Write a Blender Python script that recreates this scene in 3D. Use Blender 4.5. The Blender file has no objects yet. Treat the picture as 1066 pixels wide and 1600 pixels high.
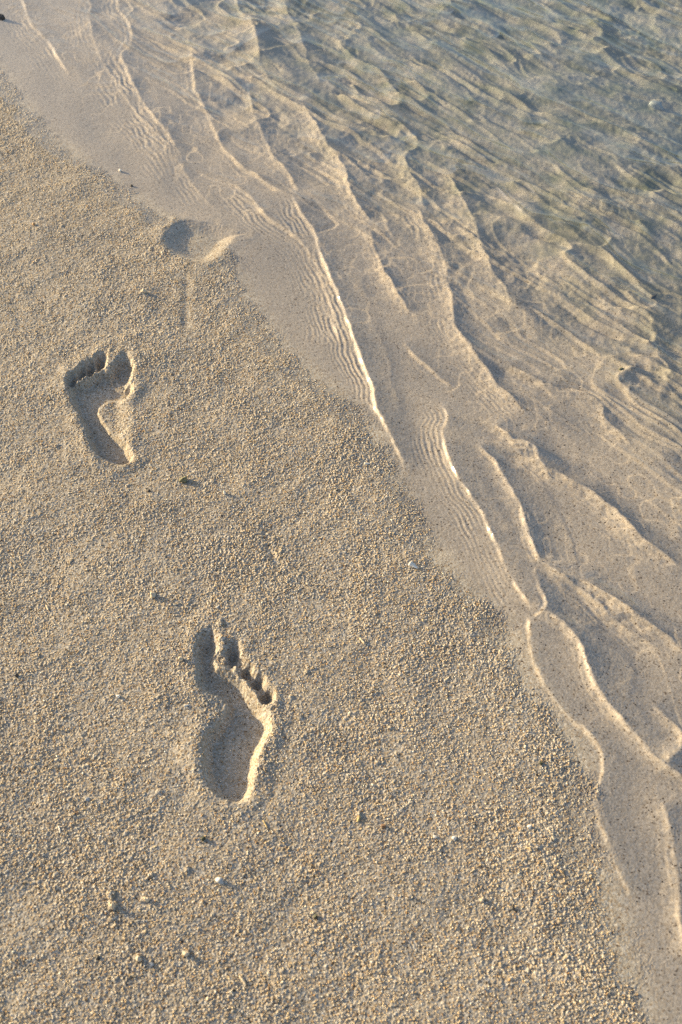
import bpy, math, random
import numpy as np

R = math.radians
S = bpy.context.scene
COL = S.collection

# ------------------------------------------------------------------ camera
CH = 1.15                       # eye height over the water line
PITCH = R(50.7)                 # below the horizon
FPX = 35.0 / 36.0 * 1600.0
cam = bpy.data.cameras.new("camera")
cam.sensor_fit = 'VERTICAL'; cam.sensor_height = 36.0; cam.sensor_width = 24.0
cam.lens = 35.0
cam.clip_start = 0.02; cam.clip_end = 500.0
cam_ob = bpy.data.objects.new("camera", cam); COL.objects.link(cam_ob)
cam_ob.location = (0, 0, CH)
cam_ob.rotation_euler = (math.pi / 2 - PITCH, 0, 0)
cam.dof.use_dof = True
cam.dof.focus_distance = 1.55
cam.dof.aperture_fstop = 6.3
S.camera = cam_ob

# ------------------------------------------------------------------ light
SUN_EL = R(16.0)
SUN_DIR = np.array([-1.0, 0.44]); SUN_DIR /= np.linalg.norm(SUN_DIR)   # ground bearing of the sun
world = bpy.data.worlds.new("World"); S.world = world
world.use_nodes = True
wn = world.node_tree; wn.nodes.clear()
sky = wn.nodes.new('ShaderNodeTexSky'); sky.sky_type = 'NISHITA'; sky.sun_disc = False
sky.sun_elevation = SUN_EL
sky.sun_rotation = math.atan2(SUN_DIR[0], SUN_DIR[1])
sky.air_density = 1.0; sky.dust_density = 3.0; sky.ozone_density = 1.0
bg = wn.nodes.new('ShaderNodeBackground'); bg.inputs['Strength'].default_value = 0.125
wo = wn.nodes.new('ShaderNodeOutputWorld')
wn.links.new(sky.outputs[0], bg.inputs[0]); wn.links.new(bg.outputs[0], wo.inputs[0])

sun = bpy.data.lights.new("sun", 'SUN'); sun.energy = 4.8; sun.angle = R(0.5)
sun.color = (1.0, 0.80, 0.47)
sun_ob = bpy.data.objects.new("sun", sun); COL.objects.link(sun_ob)
from mathutils import Vector
to_sun = Vector((SUN_DIR[0] * math.cos(SUN_EL), SUN_DIR[1] * math.cos(SUN_EL), math.sin(SUN_EL)))
sun_ob.rotation_euler = to_sun.to_track_quat('Z', 'Y').to_euler()
sun_ob.location = to_sun * 10

S.view_settings.view_transform = 'Standard'; S.view_settings.look = 'None'
S.view_settings.gamma = 1.0; S.view_settings.use_curve_mapping = False
S.view_settings.exposure = 1.04
S.render.engine = 'CYCLES'
S.cycles.max_bounces = 8; S.cycles.transmission_bounces = 6; S.cycles.diffuse_bounces = 3
S.cycles.use_denoising = False
S.cycles.sample_clamp_indirect = 4.0

# ------------------------------------------------------------------ pixel -> ground
def ground(px, py, z=0.0):
    """point of the level z that the photograph shows at px, py"""
    px = np.asarray(px, float); py = np.asarray(py, float)
    a = (px - 533.0) / FPX; b = (py - 800.0) / FPX
    dy = math.cos(PITCH) - b * math.sin(PITCH)
    dz = -math.sin(PITCH) - b * math.cos(PITCH)
    t = (z - CH) / dz
    return a * t, dy * t

def gpts(pts, z=0.0):
    p = np.array(pts, float); x, y = ground(p[:, 0], p[:, 1], z)
    return np.stack([x, y], 1)

# ------------------------------------------------------------------ noise
def _hash(ix, iy, seed):
    h = (ix.astype(np.int64) * 374761393 + iy.astype(np.int64) * 668265263 + seed * 1274126177) & 0xFFFFFFFF
    h = ((h ^ (h >> 13)) * 1274126177) & 0xFFFFFFFF
    h = h ^ (h >> 16)
    return (h & 0xFFFFFF).astype(np.float32) / np.float32(0xFFFFFF)

def vnoise(x, y, seed):
    """smooth value noise, -1..1"""
    xf = np.floor(x); yf = np.floor(y)
    ix = xf.astype(np.int64); iy = yf.astype(np.int64)
    fx = (x - xf).astype(np.float32); fy = (y - yf).astype(np.float32)
    fx = fx * fx * fx * (fx * (fx * 6 - 15) + 10); fy = fy * fy * fy * (fy * (fy * 6 - 15) + 10)
    a = _hash(ix, iy, seed); b = _hash(ix + 1, iy, seed)
    c = _hash(ix, iy + 1, seed); d = _hash(ix + 1, iy + 1, seed)
    return ((a + (b - a) * fx) * (1 - fy) + (c + (d - c) * fx) * fy) * 2 - 1

def fbm(x, y, seed, octv=3, gain=0.5):
    s = 0; a = 1.0
    for k in range(octv):
        s = s + a * vnoise(x * 2 ** k + 17.3 * k, y * 2 ** k - 9.1 * k, seed + 31 * k); a *= gain
    return s

def grains(x, y, cell, seed):
    """bumps of single grains: height of the tallest round grain over each point, 0..1"""
    gx = x / cell; gy = y / cell
    ix = np.floor(gx).astype(np.int64); iy = np.floor(gy).astype(np.int64)
    out = np.zeros(x.shape, np.float32)
    for ox in (-1, 0, 1):
        for oy in (-1, 0, 1):
            jx = ix + ox; jy = iy + oy
            cx = jx + 0.1 + 0.8 * _hash(jx, jy, seed); cy = jy + 0.1 + 0.8 * _hash(jx, jy, seed + 1)
            r = 0.35 + 0.45 * _hash(jx, jy, seed + 2); hh = 0.25 + 0.75 * _hash(jx, jy, seed + 3) ** 1.5
            q = ((gx - cx) ** 2 + (gy - cy) ** 2) / (r * r)
            out = np.maximum(out, np.where(q < 1, hh * np.sqrt(np.clip(1 - q, 0, 1)), 0).astype(np.float32))
    return out

def sstep(a, b, x):
    t = np.clip((x - a) / (b - a), 0, 1)
    return t * t * (3 - 2 * t)

# ------------------------------------------------------------------ shore
SHORE_PX = [(-60, 20), (0, 92), (40, 150), (75, 190), (110, 225), (150, 255), (200, 288), (245, 325), (300, 345), (360, 372), (385, 440),
            (420, 490), (460, 540), (500, 580), (545, 612), (590, 655), (620, 710), (645, 765), (672, 820), (700, 868),
            (740, 912), (785, 952), (812, 985), (822, 1012), (835, 1055), (860, 1095), (895, 1135), (922, 1168),
            (930, 1205), (926, 1250), (936, 1300), (960, 1350), (980, 1400), (992, 1450), (1006, 1500), (1018, 1550),
            (1030, 1600), (1045, 1680)]
_sp = gpts(SHORE_PX)
_o = np.argsort(_sp[:, 1]); _sx = _sp[_o, 0]; _sy = _sp[_o, 1]
_yy = np.linspace(-0.6, 4.5, 1600)
_xx = np.interp(_yy, _sy, _sx)
_lo = _yy < _sy[0]; _xx[_lo] = _sx[0] + (_sy[0] - _yy[_lo]) * 0.25
_hi = _yy > _sy[-1]; _xx[_hi] = _sx[-1] - (_yy[_hi] - _sy[-1]) * 0.5
_k = np.hanning(13); _k /= _k.sum()
_xs = np.convolve(np.pad(_xx, 6, 'edge'), _k, 'valid')
_k2 = np.hanning(181); _k2 /= _k2.sum()
_xw = np.convolve(np.pad(_xx, 90, 'edge'), _k2, 'valid')         # the same shore without its small bends
def shore_d(x, y):
    """metres from the water's edge, + in the water"""
    return (x - np.interp(y, _yy, _xs)) * 0.86
def shore_wide(x, y):
    return (x - np.interp(y, _yy, _xw)) * 0.86

# ------------------------------------------------------------------ a sheet of rows and columns, finer near the eye
CT = CH * math.tan(PITCH)
def zdist(Y): return Y * math.cos(PITCH) + CH * math.sin(PITCH)
def halfw(Y): return 533.0 / FPX * zdist(Y) * 1.13 + 0.03
def sheet(nu, nv, y0=0.17, y1=3.05):
    q = np.linspace(1 / (y0 + CT), 1 / (y1 + CT), nv)
    Y = 1 / q - CT
    u = np.linspace(-1, 1, nu)
    X = u[None, :] * halfw(Y)[:, None]
    return u, Y, X, np.repeat(Y[:, None], nu, 1)

def catmull(P, step=0.012):
    P = np.asarray(P, float)
    Q = np.vstack([2 * P[0] - P[1], P, 2 * P[-1] - P[-2]])
    out = []
    for i in range(1, len(Q) - 2):
        n = max(2, int(np.linalg.norm(Q[i + 1] - Q[i]) / step))
        t = np.linspace(0, 1, n, endpoint=False)[:, None]
        a, b, c, d = Q[i - 1], Q[i], Q[i + 1], Q[i + 2]
        out.append(0.5 * (2 * b + (c - a) * t + (2 * a - 5 * b + 4 * c - d) * t ** 2 + (3 * b - a - 3 * c + d) * t ** 3))
    out.append(P[-1:])
    return np.vstack(out)

def line_field(P, u, Y, X, YY, reach, halfw=halfw):
    """for the part of the sheet near the polyline: slices, signed distance (+ on the sea side), arc position 0..1"""
    lo, hi = P.min(0) - reach, P.max(0) + reach
    rows = np.where((Y >= lo[1]) & (Y <= hi[1]))[0]
    if len(rows) == 0: return None
    r0, r1 = rows[0], rows[-1] + 1
    hw = halfw(Y[r0:r1])
    ulo = min((lo[0] / hw).min(), (lo[0] / hw).max()); uhi = max((hi[0] / hw).min(), (hi[0] / hw).max())
    cols = np.where((u >= ulo) & (u <= uhi))[0]
    if len(cols) == 0: return None
    c0, c1 = cols[0], cols[-1] + 1
    best = np.full((r1 - r0, c1 - c0), 9.0, np.float32); sd = best.copy(); tt = np.zeros_like(best)
    L = np.concatenate([[0], np.cumsum(np.linalg.norm(np.diff(P, axis=0), axis=1))]); Lt = L[-1]
    for i in range(len(P) - 1):
        a, b = P[i], P[i + 1]
        ylo, yhi = min(a[1], b[1]) - reach, max(a[1], b[1]) + reach
        rr = np.where((Y[r0:r1] >= ylo) & (Y[r0:r1] <= yhi))[0]
        if len(rr) == 0: continue
        i0, i1 = rr[0], rr[-1] + 1
        h2 = halfw(Y[r0 + i0:r0 + i1]); xl, xh = min(a[0], b[0]) - reach, max(a[0], b[0]) + reach
        cc = np.where((u[c0:c1] >= min((xl / h2).min(), (xl / h2).max())) & (u[c0:c1] <= max((xh / h2).min(), (xh / h2).max())))[0]
        if len(cc) == 0: continue
        j0, j1 = cc[0], cc[-1] + 1
        x = X[r0 + i0:r0 + i1, c0 + j0:c0 + j1]; y = YY[r0 + i0:r0 + i1, c0 + j0:c0 + j1]
        d = b - a; ll = max(1e-9, d @ d)
        t = np.clip(((x - a[0]) * d[0] + (y - a[1]) * d[1]) / ll, 0, 1)
        ex = x - a[0] - t * d[0]; ey = y - a[1] - t * d[1]
        dist = np.sqrt(ex * ex + ey * ey)
        side = np.sign(d[0] * (y - a[1]) - d[1] * (x - a[0]))     # + : left of the direction of travel
        m = dist < best[i0:i1, j0:j1]
        best[i0:i1, j0:j1][m] = dist[m]; sd[i0:i1, j0:j1][m] = (dist * side)[m]
        tt[i0:i1, j0:j1][m] = ((L[i] + t * math.sqrt(ll)) / Lt)[m]
    return (slice(r0, r1), slice(c0, c1)), best, sd, tt

# ------------------------------------------------------------------ wave fronts traced over the shallow water
# points (from far to near), crest height mm, width of the sunlit face mm, width of the back mm, ripples ahead of it (height mm, reach mm)
FRONTS = [
    ([(20, -40), (35, 0), (45, 30), (60, 48), (75, 65), (90, 88), (112, 120)], 1.1, 9, 60, (.30, 80)),
    ([(130, -40), (140, 0), (137, 25), (147, 62), (160, 92), (180, 122), (205, 160), (235, 195), (262, 225), (290, 268), (312, 300), (350, 335)], .8, 14, 60, (.34, 100)),
    ([(180, -40), (183, 0), (200, 28), (202, 60), (188, 82), (200, 110), (215, 145), (235, 175), (260, 205), (285, 245)], 1.5, 11, 75, (.26, 60)),
    ([(296, 60), (300, 100), (303, 130), (318, 160), (330, 190), (345, 220), (358, 237), (380, 257), (410, 277), (440, 293), (458, 297)], 1.7, 11, 70, (.08, 40)),
    ([(300, 262), (335, 275), (365, 285), (395, 310), (420, 340), (455, 363), (490, 402), (515, 470), (530, 540)], 1.2, 10, 30, (.26, 75)),
    ([(385, 130), (400, 180), (415, 212), (430, 240), (452, 268), (466, 288), (470, 293)], 1.8, 15, 60, (.07, 40)),
    ([(455, 295), (470, 330), (488, 355), (498, 385), (513, 425), (530, 465), (545, 510), (563, 560), (580, 602), (586, 640), (604, 670), (622, 712), (640, 750)], 2.2, 9, 70, (.22, 60)),
    ([(495, 362), (512, 352), (527, 341), (516, 326), (500, 310), (470, 285)], 1.0, 8, 30, (0, 0)),
    ([(360, -40), (372, 0), (392, 28), (402, 64), (405, 90)], 2.2, 30, 60, (.0, 0)),
    ([(440, -20), (452, 10), (470, 45), (482, 84), (500, 115)], 2.6, 35, 60, (0, 0)),
    ([(470, 150), (505, 208), (533, 243), (540, 268), (552, 302), (580, 340)], 2.8, 42, 60, (.06, 50)),
    ([(575, 350), (592, 400), (618, 448), (643, 486)], 2.2, 30, 50, (.03, 30)),
    ([(520, 40), (560, 76), (592, 96), (612, 118), (626, 140), (600, 150)], 3.0, 35, 55, (0, 0)),
    ([(575, 150), (612, 166), (640, 190), (652, 210), (634, 226), (638, 255), (655, 285), (664, 312)], 3.2, 45, 60, (.05, 40)),
    ([(650, 310), (678, 362), (694, 400), (698, 425), (706, 458), (708, 490), (722, 522), (752, 560), (784, 602), (830, 645)], 3.0, 42, 55, (.10, 60)),
    ([(700, 250), (735, 320), (770, 412), (790, 440), (798, 470), (795, 486)], 3.0, 40, 55, (.06, 40)),
    ([(630, 530), (655, 556), (682, 580), (706, 598)], 1.5, 12, 45, (.10, 22)),
    ([(682, 625), (694, 640), (697, 656), (690, 668), (692, 690), (702, 722), (722, 760), (745, 790), (760, 820), (774, 850), (790, 890), (812, 930), (832, 962)], 1.6, 8, 60, (.24, 62)),
    ([(745, 690), (760, 708), (778, 728), (797, 760), (815, 800), (826, 840), (842, 880)], 2.0, 17, 70, (.06, 20)),
    ([(770, 660), (800, 682), (830, 690), (848, 722), (862, 745)], 2.2, 25, 50, (.10, 50)),
    ([(842, 880), (835, 892), (838, 912), (850, 942), (846, 955), (832, 964)], 1.6, 10, 35, (.05, 15)),
    ([(832, 958), (868, 964), (898, 1000), (915, 1040), (940, 1090), (975, 1132), (1012, 1172), (1066, 1214), (1120, 1250)], 2.1, 17, 90, (.07, 25)),
    ([(845, 880), (880, 900), (910, 920), (950, 955), (990, 985), (1040, 1020)], 1.6, 20, 45, (.08, 40)),
    ([(790, 560), (850, 590), (905, 600), (940, 620), (945, 640), (990, 690)], 3.0, 45, 55, (.08, 50)),
    ([(800, 700), (880, 740), (960, 790), (1010, 840), (1066, 880)], 2.6, 35, 60, (.08, 50)),
    ([(905, 900), (980, 950), (1040, 990), (1070, 1020)], 2.4, 35, 50, (.08, 40)),
    ([(1020, 1100), (1056, 1130), (1062, 1160), (1040, 1195)], 2.0, 30, 60, (.06, 30)),
    ([(826, 962), (824, 1000), (832, 1040), (852, 1082), (885, 1122), (912, 1142)], 1.7, 12, 60, (.14, 14)),
    ([(905, 1128), (925, 1155), (941, 1185), (938, 1210), (930, 1240), (934, 1285), (955, 1340), (985, 1410)], 2.0, 10, 55, (.1, 10)),
    ([(1030, 1250), (1050, 1310), (1057, 1360), (1060, 1420), (1066, 1500)], 1.6, 22, 60, (.05, 30)),
]
FRONTS_G = [(catmull(gpts(p)), a * 1e-3, wf * 1e-3, wb * 1e-3, (c[0] * 1e-3, c[1] * 1e-3)) for p, a, wf, wb, c in FRONTS]

def crest_axes(x, y):
    """distance along and across the crests of the open water, which run down and to the right"""
    ca = R(-47); ex, ey = math.cos(ca), math.sin(ca)
    return x * ex + y * ey, -x * ey + y * ex

def open_waves(X, YY):
    """the surface of the open water: narrow crests, broken along their length"""
    dw = shore_wide(X, YY)
    W = np.zeros(X.shape, np.float32)
    wx = X + 0.018 * vnoise(X * 6, YY * 6, 5) + 0.005 * vnoise(X * 22, YY * 22, 6)
    wy = YY + 0.020 * vnoise(X * 6, YY * 6, 7) + 0.005 * vnoise(X * 22, YY * 22, 8)
    al, ac = crest_axes(wx, wy)
    deep = sstep(0.16, 0.60, dw); mid = sstep(0.02, 0.22, dw)
    for lam, lp, amp, sd in ((0.100, 0.42, 9.0e-3, 31), (0.052, 0.26, 8.0e-3, 32), (0.028, 0.16, 5.0e-3, 33)):
        n = np.abs(vnoise(ac / lam, al / lp, sd))
        n = (1 - n) ** 3
        m = sstep(-.5, .4, vnoise(al / lp + 1.7, ac / (lam * 2), sd + 40))
        W += (amp * n * m * (deep + .16 * mid)).astype(np.float32)
    W += ((0.16e-3 * vnoise(X / 0.012, YY / 0.015, 38) + .07e-3 * vnoise(X / 0.006, YY / 0.008, 39)) * mid).astype(np.float32)
    return W

def each_front(u, Y, X, YY, hw):
    for k, (P, A, wf, wb, (ca_, cr)) in enumerate(FRONTS_G):
        thin = wf <= .0121
        wl = max(cr * .8, .035, wf * 1.3); reach = max(wf, wb, cr, wl) + 0.012
        res = line_field(P, u, Y, X, YY, reach, hw)
        if res is None: continue
        sl, best, s, t = res
        x = X[sl]; y = YY[sl]
        j = 0.0026 * vnoise(x / 0.03, y / 0.03, 100 + k) + 0.0013 * vnoise(x / 0.011, y / 0.011, 200 + k) + 0.0006 * vnoise(x / 0.005, y / 0.005, 250 + k)
        s = np.where(best < 8, s + j * min(1, wf / 0.01), 9.0)
        tap = sstep(0, .07, t) * sstep(0, .07, 1 - t) * (0.85 + 0.4 * vnoise(x / 0.07, y / 0.07, 300 + k))
        yield k, sl, s, t, x, y, tap, A, wf, wb, ca_, cr, thin, wl

def cap_phase(s, y, x, k):
    lam = 0.0085 + 0.005 * sstep(1.0, 2.2, y)
    return -s / lam * (1 + 2.5 * np.clip(-s, 0, .1)) * 2 * np.pi + 2.6 * vnoise(x / 0.035, y / 0.035, 400 + k) + 1.1 * vnoise(x / 0.012, y / 0.02, 430 + k)

def surface_relief(u, Y, X, YY):
    """height of the water surface"""
    W = open_waves(X, YY)
    for k, sl, s, t, x, y, tap, A, wf, wb, ca_, cr, thin, wl in each_front(u, Y, X, YY, halfw):
        face = np.where(s <= 0, np.clip((s + wf) / wf, 0, 1), 0) ** 2
        back = np.where(s > 0, np.clip(1 - s / wb, 0, 1), 0) ** 1.8
        prof = A * 1.5 * (face + back)
        if ca_ > 0:
            prof = prof + 1.2 * ca_ * np.cos(cap_phase(s, y, x, k)) * np.where(s < 0, sstep(0, .004, -s) * (1 - sstep(cr * .25, cr, -s)), 0)
        W[sl] += np.where(s < 8, prof * tap, 0).astype(np.float32)
    return W * sstep(-0.012, 0.03, shore_d(X, YY))

# ---- caustic light put into the shape of the sand bed, solved on a plain grid: the wanted brightness
# under the sun is given everywhere (bright fronts, dark backs, the net of light lines) and the
# heights whose slopes catch that much sun follow from it
BX0, BX1, BY0, BY1, BR = -1.5, 1.6, -0.1, 3.4, 0.0016
def caustic_relief():
    bx = np.arange(BX0, BX1, BR); by = np.arange(BY0, BY1, BR)
    hwf = lambda Y_: np.ones_like(np.asarray(Y_, float))
    X, YY = np.meshgrid(bx, by); X = X.astype(np.float32); YY = YY.astype(np.float32)
    d = shore_d(X, YY); dw = shore_wide(X, YY)
    # caustic pattern: follow a grid of sun rays refracted down through the waves
    W = open_waves(X, YY) * .5
    n = vnoise(X / 0.030, YY / 0.042, 14) + 0.5 * vnoise(X / 0.014, YY / 0.020, 15)
    W += (0.28e-3 * n * sstep(0.05, 0.3, dw) * (.25 + .75 * sstep(-.3, .4, vnoise(X * 6, YY * 4.5, 16)))).astype(np.float32)
    gy, gx = np.gradient(W, BR)
    depth = 0.006 + 0.05 * np.clip(d, 0, .35) + .02 * np.clip(d - .35, 0, 2)
    ct, st = math.cos(SUN_EL), math.sin(SUN_EL)
    inv = 1 / np.sqrt(1 + gx * gx + gy * gy)
    nx, ny, nz = -gx * inv, -gy * inv, inv
    ix, iy, iz = -SUN_DIR[0] * ct, -SUN_DIR[1] * ct, -st
    c1 = np.clip(-(nx * ix + ny * iy + nz * iz), .02, 1); e = 1 / 1.333
    c2 = np.sqrt(1 - e * e * (1 - c1 * c1)); q = e * c1 - c2
    tx, ty, tz = e * ix + q * nx, e * iy + q * ny, e * iz + q * nz
    px = (X + tx / -tz * depth - BX0) / BR; py = (YY + ty / -tz * depth - BY0) / BR
    wgt = (c1 * inv ** -1 / st).ravel()
    ny_, nx_ = X.shape
    px = px.ravel(); py = py.ravel(); fx = np.floor(px); fy = np.floor(py); ax = px - fx; ay = py - fy
    I = np.zeros(ny_ * nx_)
    ok = (fx >= 0) & (fx < nx_ - 1) & (fy >= 0) & (fy < ny_ - 1)
    base = (fy * nx_ + fx).astype(np.int64)
    for ox, oy, w in ((0, 0, (1 - ax) * (1 - ay)), (1, 0, ax * (1 - ay)), (0, 1, (1 - ax) * ay), (1, 1, ax * ay)):
        I += np.bincount((base + oy * nx_ + ox)[ok], (w * wgt)[ok], minlength=ny_ * nx_)[:ny_ * nx_]
    I = I.reshape(ny_, nx_)
    for _ in range(2):
        I[1:-1] = .25 * I[:-2] + .5 * I[1:-1] + .25 * I[2:]; I[:, 1:-1] = .25 * I[:, :-2] + .5 * I[:, 1:-1] + .25 * I[:, 2:]
    G = 2.1 * np.clip(I - 1, -.60, 2.4) * (.12 + .88 * sstep(.18, .52, dw)) * sstep(0.0, .06, d)
    # light of the traced fronts: thin bright line or long bright band, dark behind, fine ripples ahead
    u = bx
    for k, sl, s, t, x, y, tap, A, wf, wb, ca_, cr, thin, wl in each_front(u, by, X, YY, hwf):
        a = A / 1.6e-3
        if thin:
            wid = .0019 + .0014 * sstep(.8, 2.2, y)
            g = 2.3 * np.exp(-(s / wid) ** 2) * (.75 + .6 * vnoise(x / .02, y / .02, 700 + k) + .3 * vnoise(x / .006, y / .006, 720 + k)) + .35 * np.where(s > 0, np.exp(-s / .010), 0)
            g = g - .60 * np.where(s > .003, np.clip(1 - s / wb, 0, 1) ** 1.2, 0) + .18 * np.where(s < 0, np.clip(1 + s / wl, 0, 1), 0)
        else:
            f = np.where(s < 0, np.clip(1 + s / wf, 0, 1), 0)
            wob = s + .004 * vnoise(x / .02, y / .02, 660 + k)
            r1 = 1 - 2.2 * np.abs(vnoise(wob / .0065, t * 22 + 0 * s, 600 + k)); r2 = 1 - 2.2 * np.abs(vnoise(x / .0075, y / .011, 630 + k))
            filam = .62 + .95 * np.clip(r1, -.6, 1) ** 3 + .85 * np.clip(r2, -.5, 1)
            g = .80 * f ** 1.2 * filam + 1.1 * np.exp(-(s / .0024) ** 2) * (.6 + .8 * vnoise(x / .02, y / .02, 700 + k)) - .72 * np.where(s > .003, np.clip(1 - s / wb, 0, 1) ** .9, 0)
        if ca_ > 0:
            env = np.where(s < 0, sstep(.001, .006, -s) * (1 - sstep(cr * .3, cr, -s)), 0) * np.clip(0.6 + 0.9 * vnoise(x / .035, y / .06, 500 + k), 0, 1.3)
            c = np.cos(cap_phase(s, y, x, k)); c = np.where(c > 0, c ** 1.5, c * .6)
            g = g + 2.6 * (ca_ / .2e-3) ** .8 * .36 * c * env
        G[sl] += np.where(s < 8, g * np.clip(a, .5, 1.4) * tap, 0) * sstep(-.004, .010, d[sl])
    G += .20 * vnoise(X / .07, YY / .10, 19) * sstep(0, .08, d)
    al, ac = crest_axes(X + .02 * vnoise(X * 8, YY * 8, 5), YY + .02 * vnoise(X * 8, YY * 8, 7))
    nb = vnoise(ac / .085, al / .17, 26) + .5 * vnoise(ac / .04, al / .07, 27)
    G += 1.25 * (sstep(-.12, .30, nb) - .5) * (.4 + .6 * sstep(-.6, .8, nb)) * sstep(.12, .5, dw)
    # thin wandering lines of caustic light over the whole floor
    wx = X + .006 * vnoise(X / .03, YY / .03, 52); wy = YY + .006 * vnoise(X / .03, YY / .03, 53)
    fl = 1 - np.abs(vnoise(wx / .026, wy / .040, 54)) * 5.5
    G += 1.1 * np.clip(fl, 0, 1) ** 2 * sstep(-.1, .45, vnoise(X / .11, YY / .14, 55)) * sstep(.05, .18, dw)
    wx = X + .004 * vnoise(X / .018, YY / .018, 56); wy = YY + .004 * vnoise(X / .018, YY / .018, 57)
    fl = 1 - np.abs(vnoise(wx / .013, wy / .024, 58)) * 4.0
    G += .75 * np.clip(fl, 0, 1) ** 2 * sstep(.0, .5, vnoise(X / .08, YY / .13, 59)) * sstep(.04, .14, dw)
    edge = sstep(BX0, BX0 + .1, X) * sstep(BX1, BX1 - .1, X) * sstep(BY0, BY0 + .1, YY) * sstep(BY1, BY1 - .1, YY)
    G = np.clip(G, -.95, 3.0) * edge
    slope = G * math.tan(R(16.0)) * 1.1
    # bed heights whose slope to the sun gives this light
    sxh, syh = SUN_DIR
    kx = np.fft.fftfreq(nx_, BR)[None, :] * 2 * np.pi; ky = np.fft.fftfreq(ny_, BR)[:, None] * 2 * np.pi
    kk = -(kx * sxh + ky * syh)                    # the height rises away from the sun
    Fh = np.fft.fft2(slope)
    den = kk * kk + .02 * (kx * kx + ky * ky) + 12.0 ** 2
    Hh = np.real(np.fft.ifft2(-1j * kk * Fh / den))
    return Hh.astype(np.float32)
BED = caustic_relief()
def bed_at(X, YY):
    fx = np.clip((X - BX0) / BR, 0, BED.shape[1] - 1.001); fy = np.clip((YY - BY0) / BR, 0, BED.shape[0] - 1.001)
    i = fx.astype(np.int64); j = fy.astype(np.int64); ax = (fx - i).astype(np.float32); ay = (fy - j).astype(np.float32)
    return (BED[j, i] * (1 - ax) + BED[j, i + 1] * ax) * (1 - ay) + (BED[j + 1, i] * (1 - ax) + BED[j + 1, i + 1] * ax) * ay

# ------------------------------------------------------------------ footprints
def outline(crop, scale, pts):
    x0, y0 = crop
    return [(x0 + a / scale, y0 + b / scale) for a, b in pts]

S1, S2, S3 = 1066 / 200., 1066 / 240., 1066 / 200.
FOOT = [
    dict(z=0.012, depth=0.019, wall=0.012, label="bare left footprint with a sunlit arch, the farther of the two dry prints",
         sole=outline((70, 520), S1, [(205, 400), (290, 395), (400, 330), (500, 300), (560, 360), (600, 390), (690, 400), (690, 480), (660, 520), (590, 540), (510, 545), (445, 572),
                                      (425, 620), (450, 690), (500, 760), (570, 830), (640, 880), (670, 940), (692, 1000), (676, 1055), (630, 1088), (560, 1092), (480, 1060),
                                      (405, 1000), (370, 920), (345, 850), (300, 740), (255, 650), (215, 560), (192, 480)]),
         toes=outline((70, 520), S1, [(645, 285), (455, 240), (375, 288), (302, 330), (228, 392)]),
         hull=outline((70, 520), S1, [(205, 400), (400, 330), (560, 360), (700, 390), (705, 520), (700, 690), (705, 850), (705, 960), (670, 1050), (560, 1092), (400, 1000), (345, 850), (255, 650), (192, 480)]),
         tr=[(72, 105), (52, 75), (40, 62), (40, 60), (42, 52)], extra=0.003),
    dict(z=0.010, depth=0.018, wall=0.015, label="bare right footprint nearest the camera, big toe pointing up and a sunlit outer edge",
         sole=outline((260, 950), S2, [(225, 420), (300, 400), (370, 425), (420, 440), (490, 480), (550, 550), (605, 615), (660, 690), (690, 760), (690, 840), (640, 930), (600, 1020),
                                       (580, 1120), (565, 1220), (530, 1300), (470, 1352), (395, 1350), (320, 1290), (265, 1200), (235, 1100), (240, 1000), (250, 900), (320, 800),
                                       (380, 720), (390, 660), (335, 630), (270, 600), (215, 540), (205, 480)]),
         toes=outline((260, 950), S2, [(282, 282), (462, 330), (555, 440), (628, 512), (694, 610)]),
         hull=outline((260, 950), S2, [(225, 420), (370, 425), (490, 480), (605, 615), (690, 760), (640, 930), (580, 1120), (530, 1300), (395, 1350), (265, 1200), (235, 1000), (245, 900), (285, 760), (255, 600), (205, 500)]),
         tr=[(78, 118), (52, 85), (46, 48), (50, 50), (52, 55)], extra=0.003),
    dict(z=0.003, depth=0.013, wall=0.036, label="half flooded footprint hollow at the water's edge, open to the wet sand",
         sole=outline((220, 310), S3, [(240, 225), (330, 170), (470, 170), (620, 190), (760, 240), (860, 270), (760, 310), (700, 390), (630, 460), (540, 515), (420, 520), (330, 495), (255, 460), (190, 400), (175, 310)]),
         toes=[], tr=[], extra=0.0),
]
def poly_sd(P, x, y):
    """signed distance to a closed polygon, - inside"""
    best = np.full(x.shape, 9.0, np.float32); inside = np.zeros(x.shape, bool)
    n = len(P)
    for i in range(n):
        a, b = P[i], P[(i + 1) % n]; d = b - a; ll = max(1e-12, d @ d)
        t = np.clip(((x - a[0]) * d[0] + (y - a[1]) * d[1]) / ll, 0, 1)
        best = np.minimum(best, np.hypot(x - a[0] - t * d[0], y - a[1] - t * d[1]).astype(np.float32))
        c = ((a[1] > y) != (b[1] > y))
        if abs(d[1]) > 1e-12:
            inside ^= c & (x < d[0] * (y - a[1]) / d[1] + a[0])
    return np.where(inside, -best, best)

for f in FOOT:
    P = gpts(f['sole'], f['z']); P = np.vstack([P, P[:1]])
    f['P'] = catmull(P, 0.006)[:-1]
    f['T'] = []
    f['Hl'] = catmull(gpts(f['hull'] + f['hull'][:1], f['z']), 0.006)[:-1] if 'hull' in f else None
    for (cx, cy), (rx, ry) in zip(f['toes'], f['tr']):
        sc = S1 if f is FOOT[0] else S2
        x0, y0 = ground(cx, cy, f['z']); x1, _ = ground(cx + rx / sc, cy, f['z']); _, y1 = ground(cx, cy - ry / sc, f['z'])
        f['T'].append((float(x0), float(y0), float(x1 - x0), float(y1 - y0)))

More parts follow.
